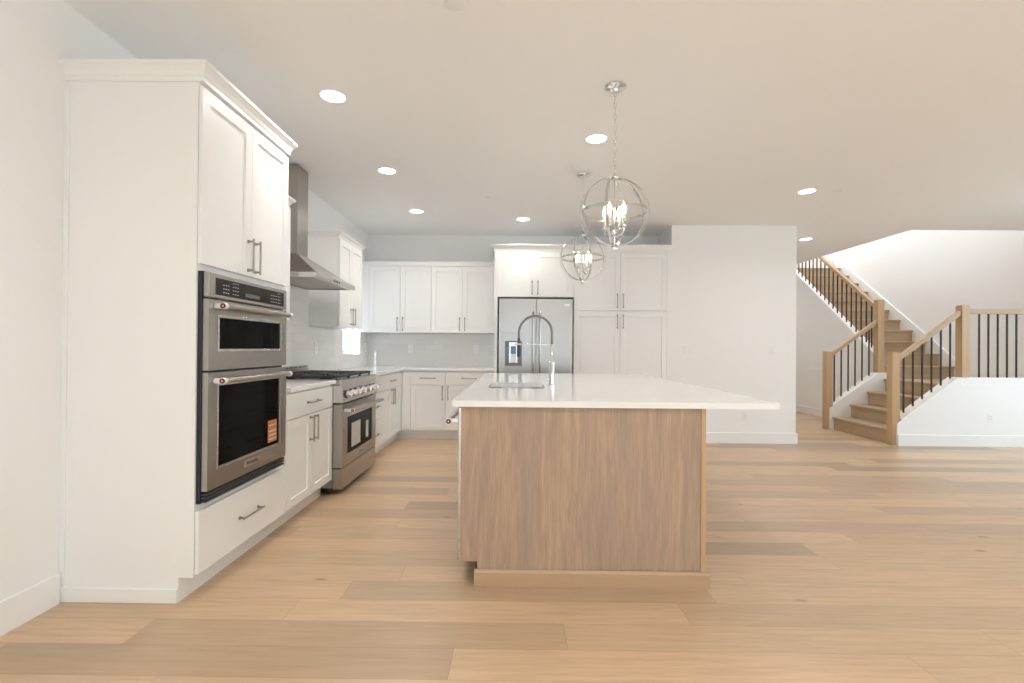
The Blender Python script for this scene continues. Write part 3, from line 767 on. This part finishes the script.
# ------------------------------------------------------------------ pendants
def ring_pts(R, n=64): return [(R*math.cos(2*PI*k/n), R*math.sin(2*PI*k/n)) for k in range(n)]
def band(mb, R, w_, t_, M4, n=72):
    """flat metal hoop: radius R, axial width w_, radial thickness t_"""
    b = mb.b; rg_ = []
    for k in range(n):
        c, s = math.cos(2*PI*k/n), math.sin(2*PI*k/n)
        rg_.append([b.verts.new(M4 @ Vector((r*c, r*s, z))) for r, z in ((R-t_, -w_/2), (R, -w_/2), (R, w_/2), (R-t_, w_/2))])
    for k in range(n):
        p, q = rg_[k], rg_[(k+1) % n]
        for i in range(4): b.faces.new((p[i], p[(i+1) % 4], q[(i+1) % 4], q[i]))
    return mb
def pendant(label, x, y, rot):
    ZC = 1.990; R = .205
    p = thing('pendant_light', label, 'pendant light', (x, y, ZC), 0, 'pendant lights over the island'); q = Matrix.Rotation(rot, 4, 'Z')
    top = H-ZC
    MB().lathe([(.0001, top-.034), (.012, top-.033), (.018, top-.022), (.055, top-.018), (.064, top-.010), (.064, top-.001), (.0001, top-.001)], n=32).build('canopy', 'chrome', p, smooth=True)
    ch = MB(); z0, z1 = R+.035, top-.03; n = 14; L = (z1-z0)/n
    for k in range(n):
        zc = z0+(k+.5)*L; a = .0075; hh = L*.5+.006; pts = []
        for j in range(16):
            an = 2*PI*j/16; u, v = a*math.cos(an), hh*math.sin(an)
            pts.append((u, 0, zc+v) if k % 2 else (0, u, zc+v))
        ch.tube(pts, .0021, 6, True)
    ch.build('chain', 'chrome', p, smooth=True)
    MB().lathe([(.0001, R-.012), (.020, R-.012), (.026, R-.004), (.026, R+.002), (.014, R+.008), (.011, R+.020), (.006, R+.028), (.0001, R+.034)], n=24).build('top_hub', 'chrome', p, smooth=True)
    MB().lathe([(.0001, -R-.040), (.005, -R-.038), (.007, -R-.030), (.020, -R-.022), (.024, -R-.010), (.020, -R+.002), (.012, -R+.010), (.009, -R+.05), (.0001, -R+.052)], n=24).build('bottom_finial', 'chrome', p, smooth=True)
    X90 = Matrix.Rotation(PI/2, 4, 'X')
    for a in range(3):
        band(MB(), R-.001*a, .015, .0032, Matrix.Rotation(rot+math.radians((0, 26, 72)[a]), 4, 'Z') @ X90).build('hoop', 'hoopmetal', p, smooth=True)
    band(MB(), R-.012, .016, .003, Matrix.Identity(4)).build('hoop', 'hoopmetal', p, smooth=True)
    MB().tube([(0, 0, -R+.04), (0, 0, R-.01)], .0035, 8).build('stem', 'chrome', p, smooth=True)
    MB().lathe([(.0001, -.135), (.012, -.134), (.016, -.122), (.010, -.110), (.0001, -.106)], n=20).build('arm_hub', 'chrome', p, smooth=True)
    for k in range(4):
        an = rot+PI/4+k*PI/2+.2; c, s = math.cos(an), math.sin(an); rr_ = .062
        arm = MB().tube([(c*.008, s*.008, -.122), (c*.025, s*.025, -.142), (c*.048, s*.048, -.142), (c*rr_, s*rr_, -.120), (c*rr_, s*rr_, -.095)], .0038, 8).build('arm', 'chrome', p, smooth=True)
        MB().lathe([(.0001, -.095), (.018, -.094), (.020, -.088), (.010, -.084), (.0001, -.0835)], (c*rr_, s*rr_, 0), 18).build('drip_cup', 'chrome', arm, smooth=True)
        MB().cyl((c*rr_, s*rr_, -.0832), (c*rr_, s*rr_, -.025), .0095, n=14).build('candle_sleeve', 'chrome', arm, smooth=True)
        MB().lathe([(.0001, -.0245), (.007, -.0240), (.014, -.006), (.0155, .008), (.011, .026), (.004, .042), (.0001, .046)], (c*rr_, s*rr_, 0), 16).build('bulb', 'bulb', arm, smooth=True)
        d = bpy.data.lights.new('bulb_light', 'POINT'); d.energy = 2.4; d.color = (1, .86, .68); d.shadow_soft_size = .014
        lo = bpy.data.objects.new('bulb_light', d); COL.objects.link(lo); lo.location = (x+c*rr_, y+s*rr_, ZC+.010)
    return p
pendant('chrome globe pendant light nearer the camera above the island', .578, 2.864, math.radians(-6))
pendant('chrome globe pendant light farther back above the island, lower in the picture', .590, 4.311, math.radians(-12))

# ------------------------------------------------------------------ recessed lights, detectors
proto = None
def downlight(label, x, y, power=6.0, z=None):
    global proto
    z = H if z is None else z
    if proto is None:
        o = tag(thing('recessed_light', label, 'ceiling light', (x, y, H), 0, 'recessed ceiling lights'))
        MB().lathe([(.074, -.0045), (.086, -.004), (.088, -.0005), (.074, -.0005)], n=40, loop=True).build('trim_ring', 'plastic', o, smooth=True)
        MB().lathe([(.0001, -.0035), (.0725, -.0035), (.0725, -.0008), (.0001, -.0008)], n=40).build('lens', 'lens', o)
        proto = o
    else:
        o = copy_tree(proto); o.location = (x, y, z); o['label'] = label
    d = bpy.data.lights.new('downlight', 'AREA'); d.shape = 'DISK'; d.size = .14; d.energy = power; d.color = (1, .945, .885); d.spread = math.radians(150)
    l = bpy.data.objects.new('downlight', d); COL.objects.link(l); l.location = (x, y, z-.006)
for lab, x, y in (('round recessed ceiling light nearest the camera above the tall oven cabinet', -1.158, 2.987),
                  ('round recessed ceiling light in front of the range hood', -1.160, 4.246),
                  ('round recessed ceiling light closest to the kitchen back corner', -1.159, 5.504),
                  ('round recessed ceiling light in front of the cabinet over the refrigerator', .069, 5.822),
                  ('round recessed ceiling light between the two pendant lights', .586, 3.581),
                  ('round recessed ceiling light right of the pendants, beside a thin round cap', 2.849, 4.745),
                  ('round recessed ceiling light in the hall, partly hidden by the plain wall', 4.067, 6.791)):
    downlight(lab, x, y, 4.2 if 5.7 < y < 6 else 6.0)
names_x = ('first row from the kitchen side', 'second row from the kitchen side', 'third row from the kitchen side', 'fourth row, by the windows')
names_y = ('front', 'middle', 'rear')
downlight('added unseen ceiling light deep in the hall behind the plain wall', 4.35, 9.3)  # added lamp, hidden from view, brightens the wall under the stairs
downlight('added unseen light high above the landing of the stairs', 5.9, 7.2, 22, 5.5)  # added out of view to light the treads from above
downlight('added unseen light high above the top of the stairs', 5.6, 9.4, 14, 5.5)  # second added stairwell lamp, out of view, for the upper treads
for i, x in enumerate((-.6, 1.3, 3.2, 5.1)):  # unseen lamps added behind the camera to lift the near floor and ceiling
    for j, y in enumerate((.6, -1.2, -3.0)):
        downlight('added unseen great room light, %s, %s one' % (names_x[i], names_y[j]), x, y)
def cap(name, label, cat, x, y, r, h):
    tag(MB().lathe([(.0001, H-h), (r*.82, H-h), (r*.97, H-h*.75), (r, H-h*.3), (r, H-.0005), (.0001, H-.0005)], (x, y, 0), 36).build(name, 'plastic', smooth=True), label, cat)
cap('sprinkler_cover', 'round white sprinkler cover at the top edge of the picture', 'sprinkler cover', -.287, 2.178, .045, .007)
cap('sprinkler_cover', 'small round ceiling cap in front of the refrigerator, between two recessed lights', 'sprinkler cover', -.296, 4.98, .040, .006)
cap('sprinkler_cover', 'thin round ceiling cap right of the recessed light near the stairs', 'sprinkler cover', 3.150, 4.74, .045, .006)

# ------------------------------------------------------------------ outlets and switches (local: plate faces -y)
def outlet(label, loc, rotz, w_=.072, h=.116, kind='outlet'):
    o = thing('electrical_outlet' if kind == 'outlet' else 'light_switch', label, kind, loc, rotz)
    MB().box(-w_/2, w_/2, -.006, -.0005, -h/2, h/2, .002, 2).build('cover_plate', 'plastic', o)
    if kind == 'outlet':
        pl_ = MB().box(-.017, .017, -.008, -.0062, -.033, .033, .001).build('socket_insert', 'plastic', o)
        s = MB()
        for z in (-.016, .016):
            for x in (-.006, .006): s.box(x-.0012, x+.0012, -.0084, -.0081, z-.005, z+.005)
        s.build('socket_slot', 'gap', pl_)
    else:
        n = max(1, round(w_/.05)-0) if w_ > .08 else 1
        for k in range(n):
            cx = (k-(n-1)/2)*.046
            MB().box(cx-.016, cx+.016, -.009, -.0062, -.033, .033, .0015).build('rocker', 'plastic', o)
    return o
outlet('white outlet on the back wall tiles below the corner wall cabinet', (-1.470, YB-.0105, 1.160), 0)
outlet('white outlet on the back wall tiles nearest the refrigerator', (-.562, YB-.0105, 1.160), 0)
outlet('white outlet on the side wall tiles right of the range', (WL+.0105, 4.93, 1.160), R90)
outlet('white outlet on the side wall tiles in the corner beyond the window', (WL+.0105, 6.55, 1.170), R90)
outlet('low white outlet on the plain wall seen just past the island overhang', (2.887, YM-.0005, .345), 0)
outlet('white outlet low on the stair knee wall', (5.885, 6.0095, .355), 0)
outlet('white switch plate on the plain wall nearest the pantry', (2.167, YM-.0005, 1.178), 0, .118, .116, 'light switch')
outlet('white switch plate on the plain wall nearest the hall', (3.222, YM-.0005, 1.176), 0, .072, .116, 'light switch')

# ------------------------------------------------------------------ stairs
RI, RUN = .19, .254
X0 = 4.735; YN, YF = 6.135, 7.20; LX = X0+3*RUN           # lower flight rises in +x
UY0 = 7.268                                              # first upper riser, rises in +y
sc_ = thing('staircase', 'L-shaped oak staircase with a square landing', 'staircase', (0, 0, 0))
for k in range(4):
    MB().box(X0+k*RUN, X0+k*RUN+.018, YN+.001, YF-.001, k*RI, (k+1)*RI-.0285).build('riser', 'tread_y', sc_)
for k in range(3):
    MB().box(X0+k*RUN-.026, X0+(k+1)*RUN-.0005, YN+.001, YF-.001, (k+1)*RI-.028, (k+1)*RI, .006, 3).build('tread', 'tread_y', sc_)
MB().box(LX-.026, XR-.001, YN+.001, UY0-.0005, 4*RI-.028, 4*RI, .006, 3).build('landing', 'tread_y', sc_)
UX0, UX1 = 5.515, XR-.034
for k in range(12):
    MB().box(UX0, UX1, UY0+k*RUN, UY0+k*RUN+.018, (k+4)*RI+.0005, (k+5)*RI-.0285).build('riser', 'tread_x', sc_)
for k in range(11):
    MB().box(UX0, UX1, UY0+k*RUN-.026, UY0+(k+1)*RUN-.0005, (k+5)*RI-.028, (k+5)*RI, .006, 3).build('tread', 'tread_x', sc_)
SL = RI/RUN
def nose(y): return 5*RI+(y-(UY0-.026))*SL
# skirt board on the right wall
y0, y1 = UY0-.16, 10.0
MB().prism([(y0, 4*RI+.001), (y0, nose(y0)+.10), (y1, nose(y1)+.10), (y1, nose(y1)-.35), (UY0+.30, 4*RI+.001)], XR-.033, XR-.001, 'x').build('skirt_board', 'trim', sc_)
MB().box(XR-.018, XR-.001, YN+.002, y0-.001, 4*RI+.001, 4*RI+.14).build('skirt_board', 'trim', sc_)
# knee walls
KZ0, KX0 = .295, 4.737; KX1 = 5.475; KTOP = .848
def slopez(x, z0=KZ0): return min(KTOP, z0+(x-KX0)*(KTOP-KZ0)/(KX1-KX0))
struct('wall_stair_front', MB().prism([(KX0, 0), (KX0, KZ0-.02), (KX1, KTOP-.02), (XR-.001, KTOP-.02), (XR-.001, 0)], 6.010, 6.134, 'y'), 'trim', 'white knee wall along the lower stair flight and landing', 'wall')
struct('trim_1', MB().prism([(4.7865, slopez(4.7865)-.0195), (4.7865, slopez(4.7865)+.004), (KX1, KTOP+.003), (XR-.002, KTOP+.003), (XR-.002, KTOP-.0195), (KX1+.005, KTOP-.0195)], 6.002, 6.142, 'y'), 'trim', 'white cap on the front knee wall of the stairs', 'trim')
struct('trim_2', MB().prism([(KX1+.05, .762), (KX1+.03, .752), (KX1+.05, .742), (XR+.5, .742), (XR+.5, .762)], 6.0025, 6.0095, 'y'), 'trim', 'thin white apron strip under the knee wall cap', 'trim')
LX0, LZ0, LX1 = 4.6815, .325, 5.38
struct('wall_stair_inner', MB().prism([(LX0, 0), (LX0, LZ0-.02), (LX1, .828), (5.515, .828), (5.515, 0)], 7.201, 7.325, 'y'), 'trim', 'white knee wall on the far side of the lower stair flight', 'wall')
struct('trim_3', MB().prism([(4.7305, LZ0-.0195+(4.7305-LX0)*.7445), (4.7305, LZ0+.004+(4.7305-LX0)*.7445), (LX1, .851), (5.520, .851), (5.520, .8285), (LX1+.005, .8285)], 7.193, 7.333, 'y'), 'trim', 'white cap on the inner knee wall of the stairs', 'trim')
# wall under and curb beside the upper flight
yA, yB = 7.327, 10.06
struct('wall_under_stairs', MB().prism([(yA, 0), (yA, nose(yA)-.14), (yB, nose(yB)-.14), (yB, 0)], 5.420, 5.510, 'x'), 'wall', 'painted wall below the upper stair flight', 'wall')
struct('wall_hall_right', MB().box(5.420, 5.510, yB+.001, 11.0, 0, H), 'wall', 'hall wall behind the upper stair flight', 'wall')
struct('trim_4', MB().prism([(yA, nose(yA)-.139), (yA, nose(yA)+.135), (yB, nose(yB)+.135), (yB, nose(yB)-.139)], 5.405, 5.514, 'x'), 'trim', 'white stringer board beside the upper stair flight', 'trim')
# newels
def newel(label, x, y, z0, z1, s=.108):
    o = thing('newel_post', label, 'newel post', (x, y, z0), 0)
    MB().box(-s/2, s/2, -s/2, s/2, 0, z1-z0-.012, .003, 2).build('post', 'oakz', o)
    MB().box(-s/2+.002, s/2-.002, -s/2+.002, s/2-.002, z1-z0-.0118, z1-z0, .005, 2).build('cap', 'oakz', o)
    return o
for lab, x, y, zn in (('square oak newel post at the foot of the stairs on the near side', 4.738, 6.075, .268), ('square oak newel post at the foot of the stairs on the far side', 4.682, 7.262, .318)):
    o = thing('newel_post', lab, 'newel post', (x, y, 0), 0)
    MB().prism([(-.047, 0), (-.002, 0), (-.002, zn), (.047, zn+.036), (.047, 1.153), (-.047, 1.153)], -.046, .046, 'y').build('post', 'oakz', o)
    MB().box(-.045, .045, -.044, .044, 1.1532, 1.165, .005, 2).build('cap', 'oakz', o)
newel('square oak newel post at the top of the near sloping rail, on the landing corner', 5.597, 6.075, KTOP+.0035, 1.755, .096)
newel('tall square oak newel post at the inner corner where the upper flight starts', 5.444, 7.262, .8515, 1.945, .094)
# railings
def rail_x(label, x0, x1, z0, z1, y, foot, xs, ends=True):
    o = thing('stair_railing', label, 'railing', (x0, y, 0), 0)
    h = .062; w_ = .030; L = x1-x0
    m_ = MB().prism([(0, z0-h), (L, z1-h), (L, z1), (0, z0)], -w_, w_, 'y', .006); m_.build('handrail', 'oakx', o)
    for x in xs:
        zt = z0+(z1-z0)*(x-x0)/L-h-.0005
        MB().box(x-x0-.0072, x-x0+.0072, -.0072, .0072, foot(x), zt).build('baluster', 'balmetal', o)
    return o
sl1 = (KTOP-KZ0)/(KX1-KX0)
rail_x('oak handrail with six black balusters sloping up the near side of the lower flight', 4.7865, 5.5475, 1.105, 1.105+.761*.765, 6.072,
       lambda x: KZ0+.006+(min(x+.0085, KX1)-KX0)*sl1 if x < KX1 else KTOP+.004, [4.862+.1157*k for k in range(6)])
rail_x('level oak handrail with black balusters along the landing at the right edge', 5.6555, XR-.002, 1.710, 1.710, 6.072,
       lambda x: KTOP+.0035, [5.800+.1157*k for k in range(7)])
sl3 = (.851-LZ0)/(LX1-LX0)
rail_x('oak handrail with six black balusters sloping up the far side of the lower flight', 4.7305, 5.3955, 1.148, 1.148+.665*.735, 7.262,
       lambda x: LZ0+.006+(min(x+.0085, LX1)-LX0)*sl3, [4.780+.1035*k for k in range(6)])
# upper railing rises along +y
o = thing('stair_railing', 'long oak handrail with black balusters climbing beside the upper flight', 'railing', (5.452, 7.3175, 0), 0)
ya, yb = 7.3175, 10.0
zr = lambda y: nose(y)+.865
MB().prism([(0, zr(ya)-.062), (yb-ya, zr(yb)-.062), (yb-ya, zr(yb)), (0, zr(ya))], -.030, .030, 'x', .006).build('handrail', 'oaky', o)
for k in range(23):
    y = 7.42+.1125*k
    MB().box(-.0072, .0072, y-ya-.0072, y-ya+.0072, nose(y+.0085)+.1355, zr(y)-.069).build('baluster', 'balmetal', o)
struct('floor_upstairs', MB().box(OPX0+.32, XR-.002, OPY1+.0, 11.0, H+.298, H+.30), 'tread_x', 'oak floor at the head of the stairs', 'floor')
